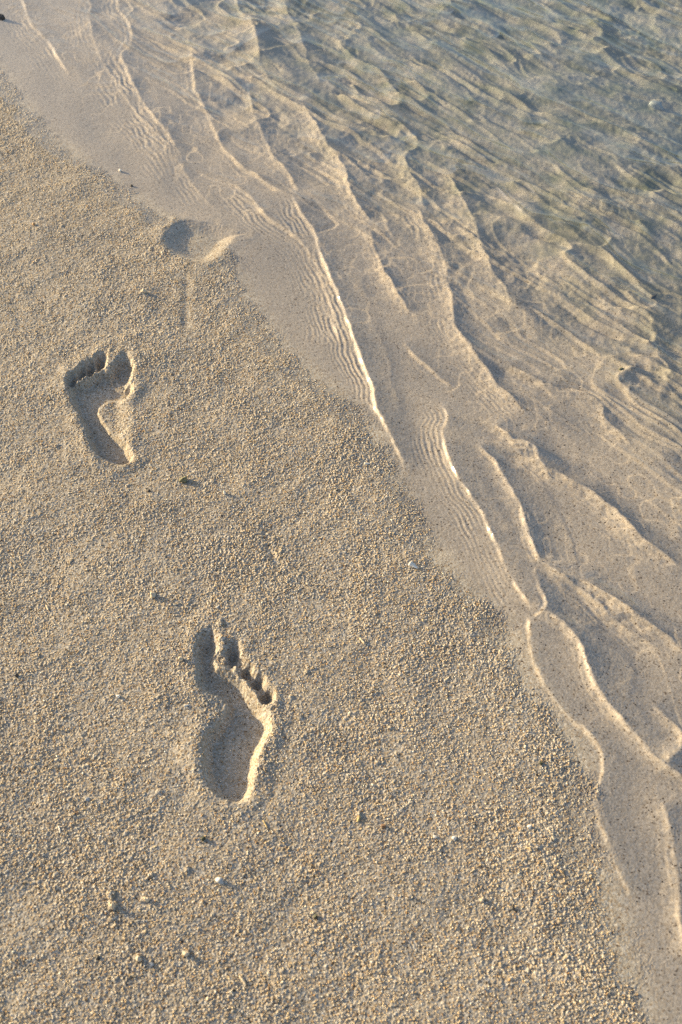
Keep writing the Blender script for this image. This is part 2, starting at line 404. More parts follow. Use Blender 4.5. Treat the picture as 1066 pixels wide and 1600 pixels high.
def window(u, Y, lo, hi):
    rows = np.where((Y >= lo[1]) & (Y <= hi[1]))[0]; hw = halfw(Y[rows])
    cols = np.where((u >= (lo[0] / hw).min()) & (u <= (hi[0] / hw).max()))[0] if lo[0] > 0 else np.where((u >= (lo[0] / hw).min()) & (u <= (hi[0] / hw).max()))[0]
    return slice(rows[0], rows[-1] + 1), slice(cols[0], cols[-1] + 1)

# clods and scratches in the beach (part of the sand's own relief): px, py, radius mm, height mm
CLODS = [(240, 932, 4, 5), (222, 455, 5, 5), (225, 475, 4, 3.5), (200, 760, 4, 3), (332, 752, 4, 4), (176, 1402, 5, 5), (178, 1418, 5, 6), (226, 1408, 4, 4.5),
         (176, 1438, 4, 3.5), (182, 1450, 3.5, 3.5), (216, 1498, 4.5, 6), (291, 1491, 4.5, 6), (232, 1484, 3.5, 3.5), (203, 1484, 3.5, 3.5), (294, 1360, 3.5, 4), (236, 1370, 3.5, 4),
         (62, 340, 4, 3), (96, 352, 4, 3.5), (235, 385, 4, 3), (256, 590, 4, 3.5), (262, 630, 4, 3), (250, 1240, 4, 3.5), (590, 1190, 4, 4), (610, 1134, 3.5, 4), (561, 1272, 4, 4),
         (215, 520, 4, 3), (450, 905, 4, 3), (420, 1240, 4, 3), (480, 1050, 3.5, 3), (90, 700, 4, 3), (110, 880, 4, 3), (185, 930, 4, 3), (60, 1030, 4, 3), (130, 1150, 3.5, 3),
         (345, 975, 5, 4), (347, 1000, 4, 3.5), (350, 1030, 4, 3), (172, 548, 4, 4.5), (180, 590, 4, 3), (468, 1120, 4, 3.5), (455, 1090, 3.5, 3), (640, 1400, 3.5, 3.5), (90, 1390, 3.5, 3)]
_rr = random.Random(8)
for _ in range(90):                                     # the many small lumps of damp sand thrown about
    CLODS.append((_rr.uniform(-20, 800), 180 + 1420 * _rr.random() ** 0.9, _rr.uniform(1.4, 2.8), _rr.uniform(1.0, 2.4)))
SCRATCH = [([(289, 420), (292, 450), (290, 480), (293, 515)], 15, 1.9), ([(15, 477), (45, 488)], 6, 1.8), ([(120, 1275), (200, 1330)], 10, 1.0), ([(415, 850), (440, 890)], 10, 1.5)]

def sand_height(u, Y, X, YY):
    """height, wetness, part id of every point of the sand"""
    d = shore_d(X, YY); dw = shore_wide(X, YY)
    ds = 0.65 * d + 0.35 * dw
    dry = np.clip(-ds, 0, None)
    H = np.where(ds < 0, 0.034 * dry - 0.012 * np.clip(dry - .4, 0, None),
                 -(0.050 * np.clip(ds, 0, .30) + 0.034 * np.clip(ds - .30, 0, 1.2) + 0.05 * sstep(0, 1, ds) * 0)).astype(np.float32)
    H += (0.0013 * fbm(X * 5, YY * 5, 21, 3) + 0.0009 * fbm(X * 22, YY * 22, 22, 3)).astype(np.float32) * sstep(-0.005, 0.06, -d) 
    H += (0.0014 * fbm(X * 9, YY * 7, 23, 2)).astype(np.float32) * sstep(.1, .4, dw)
    # how loose and coarse the surface is
    n_edge = 0.016 * vnoise(X * 20, YY * 20, 24) + 0.010 * vnoise(X * 80, YY * 80, 25)
    loose = sstep(-0.014, 0.032, -d + n_edge)
    smooth_mul = np.ones(X.shape, np.float32)
    part = np.zeros(X.shape, np.int16)
    for k, f in enumerate(FOOT):
        P = f['P']; m = 0.05
        lo = P.min(0) - m; hi = P.max(0) + m
        for (cx, cy, rx, ry) in f['T']:
            lo = np.minimum(lo, (cx - rx - m, cy - ry - m)); hi = np.maximum(hi, (cx + rx + m, cy + ry + m))
        sl = window(u, Y, lo, hi)
        x = X[sl].astype(np.float64); y = YY[sl].astype(np.float64)
        jit = 0.0010 * vnoise(x * 90, y * 90, 60 + k) + 0.0007 * vnoise(x * 320, y * 320, 61 + k)
        sd = np.minimum(poly_sd(P, x, y), poly_sd(P, x - f['depth'] * .45, y + f['depth'] * .15)) + jit
        prof = 1 - sstep(-f['wall'], 0.0015, sd)
        dep = f['depth'] * prof * (1 + 0.10 * vnoise(x * 22, y * 22, 62 + k))
        pid = np.where(sd < 0.002, 1, 0)
        if f['Hl'] is not None:                                     # the arch presses in too, but shallower
            sh = poly_sd(f['Hl'], x, y) + jit
            dep = np.maximum(dep, (.42, .20, 0)[k] * f['depth'] * (1 - sstep(-.026, .008, sh)))
        near = sd.copy()
        for ti, (cx, cy, rx, ry) in enumerate(f['T']):
            q = np.sqrt(((x - cx) / rx) ** 2 + ((y - cy) / ry) ** 2)
            sdt = (q - 1) * min(rx, ry) + jit
            pt = f['depth'] * (1.0 if ti else .95) * (1 - sstep(-min(rx, ry) * .9, 0.0045, sdt))
            dep = np.maximum(dep, pt)
            upd = (sdt < 0.003) & ((sdt < sd) | (pid == 0))
            pid = np.where(upd, 3 + ti, pid)
            near = np.minimum(near, sdt)
        if len(f['T']) == 5:                                        # the trench the four small toes share
            for (p0, p1) in zip(f['T'][1:-1], f['T'][2:]):
                a = np.array(p0[:2]); dv = np.array(p1[:2]) - a; t = np.clip(((x - a[0]) * dv[0] + (y - a[1]) * dv[1]) / (dv @ dv), 0, 1)
                sdc = np.hypot(x - a[0] - t * dv[0], y - a[1] - t * dv[1]) - 0.0075 + jit
                dep = np.maximum(dep, f['depth'] * .55 * (1 - sstep(-.007, .005, sdc)))
                near = np.minimum(near, sdc)
        if f['T']:                                                  # the great toe runs on into the ball
            for tgt, q in ((f['T'][1], .55), (None, .9)):
                a = np.array(f['T'][0][:2]); bpt = np.array(tgt[:2]) if tgt else a + np.array([0.004 if k else -.004, -0.042])
                if tgt: bpt = a + (bpt - a) * .8; a = a + np.array([0, -.008]); bpt = bpt + np.array([0, -.012])
                dv = bpt - a; t = np.clip(((x - a[0]) * dv[0] + (y - a[1]) * dv[1]) / (dv @ dv), 0, 1)
                sdc = np.hypot(x - a[0] - t * dv[0], y - a[1] - t * dv[1]) - (.007 if tgt else .010 + .007 * (k == 0)) + jit
                if k == 0 and tgt: continue
                dep = np.maximum(dep, f['depth'] * q * (1 - sstep(-.009, .006, sdc)))
        cyh = P[:, 1].min() + 0.40 * (P[:, 1].max() - P[:, 1].min())
        if f['T']: pid = np.where((pid == 1) & (y < cyh), 2, pid)       # heel half
        rimw = 0.012 if k < 2 else 0.015
        rim = np.exp(-((near - 0.006) / rimw) ** 2) * (near > -0.004)
        lump = 0.5 + 0.5 * vnoise(x * 60, y * 60, 70 + k)
        dep = dep - (0.0022 if k < 2 else 0.0012) * rim * (0.4 + lump)
        H[sl] -= dep.astype(np.float32)
        pr = sstep(0.001, -0.008, near) if False else (1 - sstep(-0.010, 0.001, near))
        smooth_mul[sl] = np.minimum(smooth_mul[sl], 1 - (0.72 if k < 2 else 0.97) * pr)
        part[sl] = np.where(pid > 0, (k + 1) * 16 + pid, part[sl])
    for pts, w, dp in SCRATCH:
        P = catmull(gpts(pts, 0.006), 0.01); res = line_field(P, u, Y, X, YY, w * 2e-3)
        if res:
            sl, best, s, t = res
            prf = np.exp(-(s / (w * .55e-3)) ** 2) * sstep(0, .12, t) * sstep(0, .12, 1 - t)
            H[sl] -= np.where(best < 8, dp * 1e-3 * prf, 0).astype(np.float32)
            smooth_mul[sl] *= np.where(best < 8, 1 - .6 * prf, 1)
    for i, (px, py, r, h) in enumerate(CLODS):
        zz = 0.010; gx, gy = ground(px, py, zz); r *= 1e-3
        if abs(gx) > 1.2: continue
        sl = window(u, Y, (gx - 2 * r, gy - 2 * r), (gx + 2 * r, gy + 2 * r))
        x = X[sl] - gx; y = YY[sl] - gy
        q = np.sqrt(x * x + y * y) / r * (1 + .35 * vnoise(x / r * 1.3 + i * 7, y / r * 1.3, 91))
        H[sl] += (h * .55e-3 * np.sqrt(np.clip(1 - q * q, 0, 1)) * loose[sl]).astype(np.float32)
    G0 = 0.8e-3
    H += bed_at(X, YY) * sstep(-.03, .005, d)
    # grains
    coarse = 1.0 + 0.45 * fbm(X * 7, YY * 7, 31, 3)
    patch = 0.85 + 0.5 * vnoise(X * 30, YY * 30, 32)
    cp = np.clip(coarse * patch, .5, 1.6)
    wx = X + 0.0010 * vnoise(X * 350, YY * 350, 33); wy = YY + 0.0010 * vnoise(X * 350, YY * 350, 34)
    G = 1.4e-3 * grains(wx, wy, 0.0026, 41) ** 1.4 * cp + 0.8e-3 * grains(wx + .3, wy + .7, 0.0017, 45) * cp
    G += 0.30e-3 * vnoise(X / .0019, YY / .0019, 47) * cp + 0.3e-3 * vnoise(X / .0075, YY / .0075, 48)
    clus = sstep(.25, .75, vnoise(X / .05, YY / .05, 35)) * sstep(-.2, .6, vnoise(X / .3, YY / .3, 36))
    G += 1.2e-3 * grains(wx + .11, wy + .23, 0.0046, 51) ** 1.2 * clus
    F = 0.10e-3 * vnoise(X / .0022, YY / .0022, 49) + 0.10e-3 * vnoise(X / .006, YY / .006, 50)
    H += ((G - G0) * loose * smooth_mul + F * (0.5 + 0.5 * (1 - loose))).astype(np.float32)
    wet = sstep(-0.035, 0.02, d + 0.5 * n_edge)
    low_amt = (1 - sstep(-.0002, .0008, G - G0)) * loose * smooth_mul * 0.9 + loose * (1 - smooth_mul) * .6
    return H, wet.astype(np.float32), part, loose.astype(np.float32), low_amt.astype(np.float32)

# ------------------------------------------------------------------ materials
def new_mat(name):
    m = bpy.data.materials.new(name); m.use_nodes = True
    nt = m.node_tree; nt.nodes.clear()
    out = nt.nodes.new('ShaderNodeOutputMaterial')
    return m, nt, out
def N(nt, t, **kw):
    n = nt.nodes.new(t)
    for k, v in kw.items(): setattr(n, k, v)
    return n
def ramp(nt, stops, interp='LINEAR'):
    r = N(nt, 'ShaderNodeValToRGB'); r.color_ramp.interpolation = interp
    e = r.color_ramp.elements
    while len(e) < len(stops): e.new(0.5)
    for k, (p, c) in enumerate(stops):
        e[k].position = p; e[k].color = (*c, 1)
    return r

def sand_material():
    m, nt, out = new_mat("sand")
    L = nt.links.new
    geo = N(nt, 'ShaderNodeNewGeometry')
    bs = N(nt, 'ShaderNodeBsdfPrincipled')
    v = N(nt, 'ShaderNodeTexVoronoi'); v.inputs['Scale'].default_value = 520
    L(geo.outputs['Position'], v.inputs['Vector'])
    sep = N(nt, 'ShaderNodeSeparateColor'); L(v.outputs['Color'], sep.inputs[0])
    dryr = ramp(nt, [(0.0, (.035, .025, .018)), (.012, (.16, .10, .055)), (.05, (.38, .28, .17)), (.35, (.455, .39, .295)), (.75, (.51, .45, .355)), (1.0, (.66, .61, .52))])
    L(sep.outputs[0], dryr.inputs[0])
    wetr = ramp(nt, [(0.0, (.04, .03, .022)), (.014, (.15, .11, .075)), (.06, (.32, .268, .212)), (.5, (.37, .322, .268)), (1.0, (.45, .40, .345))])
    L(sep.outputs[0], wetr.inputs[0])
    at = N(nt, 'ShaderNodeAttribute', attribute_name='wet')
    mx = N(nt, 'ShaderNodeMix', data_type='RGBA'); L(at.outputs['Fac'], mx.inputs[0]); L(dryr.outputs[0], mx.inputs[6]); L(wetr.outputs[0], mx.inputs[7])
    # algae and silt in the deeper sand
    dp = N(nt, 'ShaderNodeAttribute', attribute_name='silt')
    n1 = N(nt, 'ShaderNodeTexNoise'); n1.inputs['Scale'].default_value = 16; n1.inputs['Detail'].default_value = 6; L(geo.outputs['Position'], n1.inputs['Vector'])
    rr = ramp(nt, [(.35, (0, 0, 0)), (.7, (1, 1, 1))]); L(n1.outputs[0], rr.inputs[0])
    mu = N(nt, 'ShaderNodeMath', operation='MULTIPLY'); L(dp.outputs['Fac'], mu.inputs[0]); L(rr.outputs[0], mu.inputs[1])
    mx2 = N(nt, 'ShaderNodeMix', data_type='RGBA'); L(mu.outputs[0], mx2.inputs[0]); L(mx.outputs[2], mx2.inputs[6]); mx2.inputs[7].default_value = (.17, .175, .125, 1)
    # broad patches of slightly different sand
    n2 = N(nt, 'ShaderNodeTexNoise'); n2.inputs['Scale'].default_value = 5; n2.inputs['Detail'].default_value = 5; L(geo.outputs['Position'], n2.inputs['Vector'])
    r2 = ramp(nt, [(.3, (.90, .90, .92)), (.7, (1.06, 1.04, 1.02))]); L(n2.outputs[0], r2.inputs[0])
    mm = N(nt, 'ShaderNodeMix', data_type='RGBA', blend_type='MULTIPLY'); mm.inputs[0].default_value = 1; L(mx2.outputs[2], mm.inputs[6]); L(r2.outputs[0], mm.inputs[7])
    # sand is darker low between the grains and inside the prints
    da = N(nt, 'ShaderNodeAttribute', attribute_name='low_tone')
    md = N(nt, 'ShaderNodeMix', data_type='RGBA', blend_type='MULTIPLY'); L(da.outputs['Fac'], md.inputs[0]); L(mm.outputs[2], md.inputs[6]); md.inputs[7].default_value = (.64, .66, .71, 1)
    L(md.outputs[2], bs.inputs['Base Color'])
    bs.inputs['Roughness'].default_value = .85
    bs.inputs['Specular IOR Level'].default_value = .25
    nb = N(nt, 'ShaderNodeTexNoise'); nb.inputs['Scale'].default_value = 900; nb.inputs['Detail'].default_value = 2; L(geo.outputs['Position'], nb.inputs['Vector'])
    bp = N(nt, 'ShaderNodeBump'); bp.inputs['Strength'].default_value = .45; bp.inputs['Distance'].default_value = .0006
    bm = N(nt, 'ShaderNodeMapRange'); bm.inputs['To Min'].default_value = .45; bm.inputs['To Max'].default_value = .15; L(at.outputs['Fac'], bm.inputs[0]); L(bm.outputs[0], bp.inputs['Strength'])
    L(nb.outputs[0], bp.inputs['Height']); L(bp.outputs[0], bs.inputs['Normal'])
    L(bs.outputs[0], out.inputs[0])
    return m
SAND = sand_material()

def water_material():
    m, nt, out = new_mat("water")
    tr = N(nt, 'ShaderNodeBsdfTransparent'); da = N(nt, 'ShaderNodeAttribute', attribute_name='depth')          # deeper water takes more of the red light
    dr = ramp(nt, [(0, (.985, .99, .985)), (1, (.87, .92, .925))]); nt.links.new(da.outputs['Fac'], dr.inputs[0]); nt.links.new(dr.outputs[0], tr.inputs[0])
    gl = N(nt, 'ShaderNodeBsdfGlossy'); gl.inputs['Roughness'].default_value = 0.06
    fr = N(nt, 'ShaderNodeFresnel'); fr.inputs['IOR'].default_value = 1.333
    ge = N(nt, 'ShaderNodeNewGeometry')                       # the film reflects alike from above and below
    ab = N(nt, 'ShaderNodeAttribute', attribute_name='depth')   # open water is roughened by wavelets and mirrors more sky
    mi = N(nt, 'ShaderNodeMapRange'); mi.inputs['To Min'].default_value = 1.5; mi.inputs['To Max'].default_value = 2.25; nt.links.new(ab.outputs['Fac'], mi.inputs['Value'])
    iv = N(nt, 'ShaderNodeMath', operation='DIVIDE'); iv.inputs[0].default_value = 1.0; nt.links.new(mi.outputs[0], iv.inputs[1])
    mr = N(nt, 'ShaderNodeMix'); nt.links.new(ge.outputs['Backfacing'], mr.inputs[0]); nt.links.new(mi.outputs[0], mr.inputs[2]); nt.links.new(iv.outputs[0], mr.inputs[3])
    nt.links.new(mr.outputs[0], fr.inputs['IOR'])
    mx = N(nt, 'ShaderNodeMixShader')
    nt.links.new(fr.outputs[0], mx.inputs[0]); nt.links.new(tr.outputs[0], mx.inputs[1]); nt.links.new(gl.outputs[0], mx.inputs[2])
    nt.links.new(mx.outputs[0], out.inputs[0])
    return m
WATER = water_material()

# ------------------------------------------------------------------ mesh from the sheet
def mesh_from(name, verts, quads, mat, attrs=None, smooth=True):
    me = bpy.data.meshes.new(name)
    me.vertices.add(len(verts)); me.vertices.foreach_set('co', verts.astype(np.float32).ravel())
    nq = len(quads)
    me.loops.add(nq * 4); me.loops.foreach_set('vertex_index', quads.astype(np.int32).ravel())
    me.polygons.add(nq); me.polygons.foreach_set('loop_start', np.arange(0, nq * 4, 4, dtype=np.int32))
    if smooth: me.polygons.foreach_set('use_smooth', np.ones(nq, bool))
    me.update(calc_edges=True)
    for k, a in (attrs or {}).items():
        at = me.attributes.new(k, 'FLOAT', 'POINT'); at.data.foreach_set('value', a.astype(np.float32))
    me.materials.append(mat)
    return me

def link(name, me, parent=None):
    o = bpy.data.objects.new(name, me); COL.objects.link(o)
    if parent: o.parent = parent
    return o
def tag(o, label=None, cat=None, group=None, kind=None):
    if label: o['label'] = label
    if cat: o['category'] = cat
    if group: o['group'] = group
    if kind: o['kind'] = kind
    return o

def sub(verts, quads, sel, attrs):
    q = quads[sel]; idx, inv = np.unique(q, return_inverse=True)
    return verts[idx], inv.reshape(-1, 4), {k: a[idx] for k, a in attrs.items()}

NU, NV = 1500, 2300
u, Y, X, YY = sheet(NU, NV)
H, wet, part, loose, low_tone = sand_height(u, Y, X, YY)
verts = np.stack([X, YY, H], -1).reshape(-1, 3)
silt = (sstep(.25, .8, shore_wide(X, YY))).astype(np.float32)
attrs = dict(wet=wet.ravel(), silt=silt.ravel(), low_tone=low_tone.ravel())
ii = np.arange(NU * NV).reshape(NV, NU)
quads = np.stack([ii[:-1, :-1], ii[:-1, 1:], ii[1:, 1:], ii[1:, :-1]], -1).reshape(-1, 4)
pq = part[:-1, :-1].ravel()

# the far beach and sea bed round it, one sheet with it
def skirt(nu, nv, ii, X, YY, H):
    ring = np.concatenate([ii[0, :], ii[1:, -1], ii[-1, -2::-1], ii[-2:0:-1, 0]])
    return ring
ring = skirt(NU, NV, ii, X, YY, H)
base = verts[ring]; c0 = np.array([0.0, 1.3])
V2 = [verts]; Q2 = []; prev = ring; off = len(verts)
for sc in (1.15, 1.5, 2.5, 6, 20, 80):
    xy = c0 + (base[:, :2] - c0) * sc
    d = shore_d(xy[:, 0], xy[:, 1])
    z = np.where(d < 0, np.clip(-d, 0, 1.2) * .022 + np.clip(-d - 1.2, 0, 30) * .01, -np.clip(d, 0, 40) * .04) 
    V2.append(np.stack([xy[:, 0], xy[:, 1], z], -1))
    cur = np.arange(off, off + len(ring)); off += len(ring)
    Q2.append(np.stack([prev, cur, np.roll(cur, -1), np.roll(prev, -1)], -1)); prev = cur
Vall = np.vstack(V2)
ex = len(Vall) - len(verts)
dex = shore_d(Vall[len(verts):, 0], Vall[len(verts):, 1])
attrs_all = dict(wet=np.concatenate([attrs['wet'], sstep(-.03, .02, dex)]), silt=np.concatenate([attrs['silt'], sstep(.25, .8, dex)]), low_tone=np.concatenate([attrs['low_tone'], np.full(ex, .4)]))
Qall = np.vstack([quads[pq == 0]] + Q2)
v_, q_, a_ = sub(Vall, Qall, slice(None), attrs_all)
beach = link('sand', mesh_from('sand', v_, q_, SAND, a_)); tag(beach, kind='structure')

PN = {1: 'ball_print', 2: 'heel_print'}
for k, f in enumerate(FOOT):
    root = bpy.data.objects.new('footprint', None); COL.objects.link(root); root.empty_display_size = .05
    c = f['P'].mean(0)
    tag(root, f['label'], 'footprint', 'footprints left by one walker')
    root.location = (c[0], c[1], 0)
    ids = [i for i in np.unique(pq) if i // 16 == k + 1]
    for i in ids:
        p = i % 16
        v_, q_, a_ = sub(verts, quads, pq == i, attrs)
        v_ = v_ - np.array([c[0], c[1], 0])
        nm = ('hollow' if k == 2 else PN.get(p)) or 'toe_print'
        o = link(nm, mesh_from(nm, v_, q_, SAND, a_), root)
        if k < 2 and p == 3: o['label'] = 'big toe print'

# ------------------------------------------------------------------ water
MU, MV = 900, 1500
u2, Y2, X2, YY2 = sheet(MU, MV)
W = surface_relief(u2, Y2, X2, YY2) + 0.0012 + np.clip(bed_at(X2, YY2), -.001, .01) * (1 - sstep(.1, .25, shore_wide(X2, YY2))) * .8
vw = np.stack([X2, YY2, W], -1).reshape(-1, 3)
ij = np.arange(MU * MV).reshape(MV, MU)
qw = np.stack([ij[:-1, :-1], ij[:-1, 1:], ij[1:, 1:], ij[1:, :-1]], -1).reshape(-1, 4)
keep = (shore_d(X2, YY2) > -0.06)
x3, y3 = ground(np.array([300., 330.]), np.array([350., 400.]))
hol = (np.hypot(X2 - x3.mean(), YY2 - y3.mean()) < 0.14)
kq = (keep | hol)[:-1, :-1].ravel()
ringw = np.concatenate([ij[0, :], ij[1:, -1], ij[-1, -2::-1], ij[-2:0:-1, 0]])
basew = vw[ringw]; V2 = [vw]; Q2 = []; prev = ringw; off = len(vw)
for sc in (1.15, 1.5, 2.5, 6, 20, 80):
    xy = c0 + (basew[:, :2] - c0) * sc
    V2.append(np.stack([xy[:, 0], xy[:, 1], np.zeros(len(xy))], -1))
    cur = np.arange(off, off + len(ringw)); off += len(ringw)
    Q2.append(np.stack([prev, cur, np.roll(cur, -1), np.roll(prev, -1)], -1)); prev = cur
Vw = np.vstack(V2); Q2 = np.vstack(Q2)
Q2 = Q2[(shore_d(Vw[Q2[:, 0], 0], Vw[Q2[:, 0], 1]) > 0.0)]
v_, q_, a_ = sub(Vw, np.vstack([qw[kq], Q2]), slice(None), dict(depth=sstep(.20, 1.15, shore_wide(Vw[:, 0], Vw[:, 1]))))
water = link('water', mesh_from('water', v_, q_, WATER, a_)); tag(water, kind='structure')

# ------------------------------------------------------------------ loose grains on the beach
def sheet_value(A, px, py):
    """value of a sheet array at ground points"""
    q = 1 / (py + CT); q0, q1 = 1 / (0.17 + CT), 1 / (3.05 + CT)
    fv = (q - q0) / (q1 - q0) * (NV - 1); fu = (px / halfw(py) + 1) / 2 * (NU - 1)
    i = np.clip(np.round(fv).astype(int), 0, NV - 1); j = np.clip(np.round(fu).astype(int), 0, NU - 1)
    return A[i, j]

def grain_material(name, stops):
    m, nt, out = new_mat(name)
    at = N(nt, 'ShaderNodeAttribute', attribute_name='tone')
    r = ramp(nt, stops); nt.links.new(at.outputs['Fac'], r.inputs[0])
    bs = N(nt, 'ShaderNodeBsdfPrincipled'); bs.inputs['Roughness'].default_value = .6; bs.inputs['Specular IOR Level'].default_value = .35
    nt.links.new(r.outputs[0], bs.inputs['Base Color']); nt.links.new(bs.outputs[0], out.inputs[0])
    return m

def grain_mesh(name, P, rad, tone, mat, seed):
    rg = np.random.default_rng(seed); n = len(P)
    oct_ = np.array([(1, 0, 0), (-1, 0, 0), (0, 1, 0), (0, -1, 0), (0, 0, 1), (0, 0, -1)], float)
    tri = np.array([(0, 2, 4), (2, 1, 4), (1, 3, 4), (3, 0, 4), (2, 0, 5), (1, 2, 5), (3, 1, 5), (0, 3, 5)])
    M = rg.normal(size=(n, 3, 3)); Qm, _ = np.linalg.qr(M)
    sc = rg.uniform(.6, 1.25, (n, 1, 3))
    V = (oct_[None] * rg.uniform(.75, 1.2, (n, 6, 1)) * sc) @ Qm
    V = V * rad[:, None, None] + P[:, None, :]
    F = (tri[None] + (np.arange(n) * 6)[:, None, None]).reshape(-1, 3)
    me = bpy.data.meshes.new(name)
    me.vertices.add(n * 6); me.vertices.foreach_set('co', V.astype(np.float32).ravel())
    me.loops.add(len(F) * 3); me.loops.foreach_set('vertex_index', F.astype(np.int32).ravel())
    me.polygons.add(len(F)); me.polygons.foreach_set('loop_start', np.arange(0, len(F) * 3, 3, dtype=np.int32))
    me.polygons.foreach_set('use_smooth', np.ones(len(F), bool))
    me.update(calc_edges=True)
    at = me.attributes.new('tone', 'FLOAT', 'POINT'); at.data.foreach_set('value', np.repeat(tone, 6).astype(np.float32))
    me.materials.append(mat)
    return me

rg = np.random.default_rng(4)
def scatter(n, want_loose):
    yy = rg.uniform(0.2, 2.95, n * 4); xx = rg.uniform(-1, 1, n * 4) * halfw(yy)
    lo = sheet_value(loose, xx, yy); pt = sheet_value(part, xx, yy)
    cl = vnoise(xx * 30, yy * 30, 32) * .5 + fbm(xx * 6, yy * 6, 31, 2) * .4
    ok = (lo > .6) & (rg.random(n * 4) < np.where(pt > 0, .12, .60 + .45 * cl)) if want_loose else (lo < .4) & (pt == 0)
    xx, yy = xx[ok][:n], yy[ok][:n]
    return xx, yy, sheet_value(H, xx, yy)
xx, yy, zz = scatter(200000, True)
rad = 0.00045 + 0.0009 * rg.random(len(xx)) ** 2.2
GR = grain_material("sand_grain", [(0, (.02, .015, .012)), (.035, (.10, .06, .03)), (.06, (.40, .22, .08)), (.22, (.58, .42, .22)), (.7, (.64, .54, .39)), (.92, (.72, .67, .56)), (1, (.78, .75, .70))])
g = link('sand_grains', grain_mesh('sand_grains', np.stack([xx, yy, zz + rad * .35], 1), rad, rg.random(len(xx)), GR, 5)); tag(g, kind='stuff')
xx, yy, zz = scatter(3800, False)
rad = 0.0004 + 0.0007 * rg.random(len(xx)) ** 3
DK = grain_material("dark_grain", [(0, (.012, .010, .009)), (.7, (.05, .035, .022)), (1, (.16, .11, .06))])
g = link('dark_sand_specks', grain_mesh('dark_sand_specks', np.stack([xx, yy, zz + rad * .2], 1), rad, rg.random(len(xx)), DK, 6)); tag(g, kind='stuff')

# ------------------------------------------------------------------ pebbles, shell bits and scraps
import bmesh
def solid(name, base, rough=.55, spots=None, scale=300):
    m, nt, out = new_mat(name)
    bs = N(nt, 'ShaderNodeBsdfPrincipled'); bs.inputs['Roughness'].default_value = rough
    tc = N(nt, 'ShaderNodeTexCoord'); nz = N(nt, 'ShaderNodeTexNoise'); nz.inputs['Scale'].default_value = scale; nz.inputs['Detail'].default_value = 4
    nt.links.new(tc.outputs['Object'], nz.inputs['Vector'])
    lo = spots or tuple(c * .6 for c in base)
    r = ramp(nt, [(.32, lo), (.62, base)]); nt.links.new(nz.outputs[0], r.inputs[0])
    nt.links.new(r.outputs[0], bs.inputs['Base Color']); nt.links.new(bs.outputs[0], out.inputs[0])
    bp = N(nt, 'ShaderNodeBump'); bp.inputs['Strength'].default_value = .4; bp.inputs['Distance'].default_value = .0005
    nt.links.new(nz.outputs[0], bp.inputs['Height']); nt.links.new(bp.outputs[0], bs.inputs['Normal'])
    return m
MATS = dict(white=solid('white_shell', (.80, .77, .70), .4, (.62, .55, .45)), cream=solid('cream_coral', (.60, .51, .38), .7, (.45, .36, .24)),
            dark=solid('dark_stone', (.045, .042, .04), .5), moss=solid('mossy_stone', (.20, .19, .11), .7, (.035, .04, .02), 200), orange=solid('orange_shell', (.55, .30, .12), .5),
            brown=solid('brown_stone', (.19, .11, .06), .5), grey=solid('grey_stone', (.42, .43, .43), .5, (.28, .28, .28)), straw=solid('straw', (.62, .46, .20), .6), weed=solid('green_weed', (.05, .055, .025), .6))

def pebble_mesh(name, size, mat, seed):
    """an irregular stone; size = half extents in metres"""
    rr = random.Random(seed); bm = bmesh.new(); bmesh.ops.create_icosphere(bm, subdivisions=3, radius=1)
    for v in bm.verts:
        p = v.co
        n = vnoise(np.array([p.x * 1.3 + seed]), np.array([p.y * 1.3 + p.z * 1.7]), seed)[0] * .28 + vnoise(np.array([p.x * 3 + seed + p.z * 2]), np.array([p.y * 3]), seed + 9)[0] * .12
        v.co = p * (1 + float(n))
    for k in range(4):                                   # a few broken facets
        d = Vector((rr.gauss(0, 1), rr.gauss(0, 1), rr.gauss(0, 1))).normalized(); lim = rr.uniform(.62, .85)
        for v in bm.verts:
            e = v.co.dot(d)
            if e > lim: v.co -= d * (e - lim) * .9
    for v in bm.verts: v.co = Vector((v.co.x * size[0], v.co.y * size[1], v.co.z * size[2]))
    me = bpy.data.meshes.new(name); bm.to_mesh(me); bm.free()
    for p in me.polygons: p.use_smooth = True
    me.materials.append(MATS[mat]); return me

def shell_mesh(name, size, mat, seed, turns=1.0):
    """a broken cone of shell: a ribbed, curved wall with thickness that narrows to a tip"""
    rr = random.Random(seed); bm = bmesh.new(); rows = []
    for i in range(9):
        t = i / 8; row = []
        for j in range(15):
            a = (-1.15 + 2.3 * j / 14) * turns
            rad = (1.02 - t) ** .8 * (1 + .06 * math.cos(j * math.pi)) * (1 + (.12 * rr.uniform(-1, 1) if i == 0 else 0))
            row.append(bm.verts.new((t * 2.1 - 1, math.sin(a) * rad * .8, math.cos(a) * rad * .8 - .25)))
        rows.append(row)
    for i in range(8):
        for j in range(14): bm.faces.new((rows[i][j], rows[i + 1][j], rows[i + 1][j + 1], rows[i][j + 1]))
    bmesh.ops.recalc_face_normals(bm, faces=bm.faces)
    bmesh.ops.solidify(bm, geom=bm.faces[:], thickness=.16)
    for v in bm.verts: v.co = Vector((v.co.x * size[0], v.co.y * size[1], v.co.z * size[2]))
    me = bpy.data.meshes.new(name); bm.to_mesh(me); bm.free()
    for p in me.polygons: p.use_smooth = True
    me.materials.append(MATS[mat]); return me

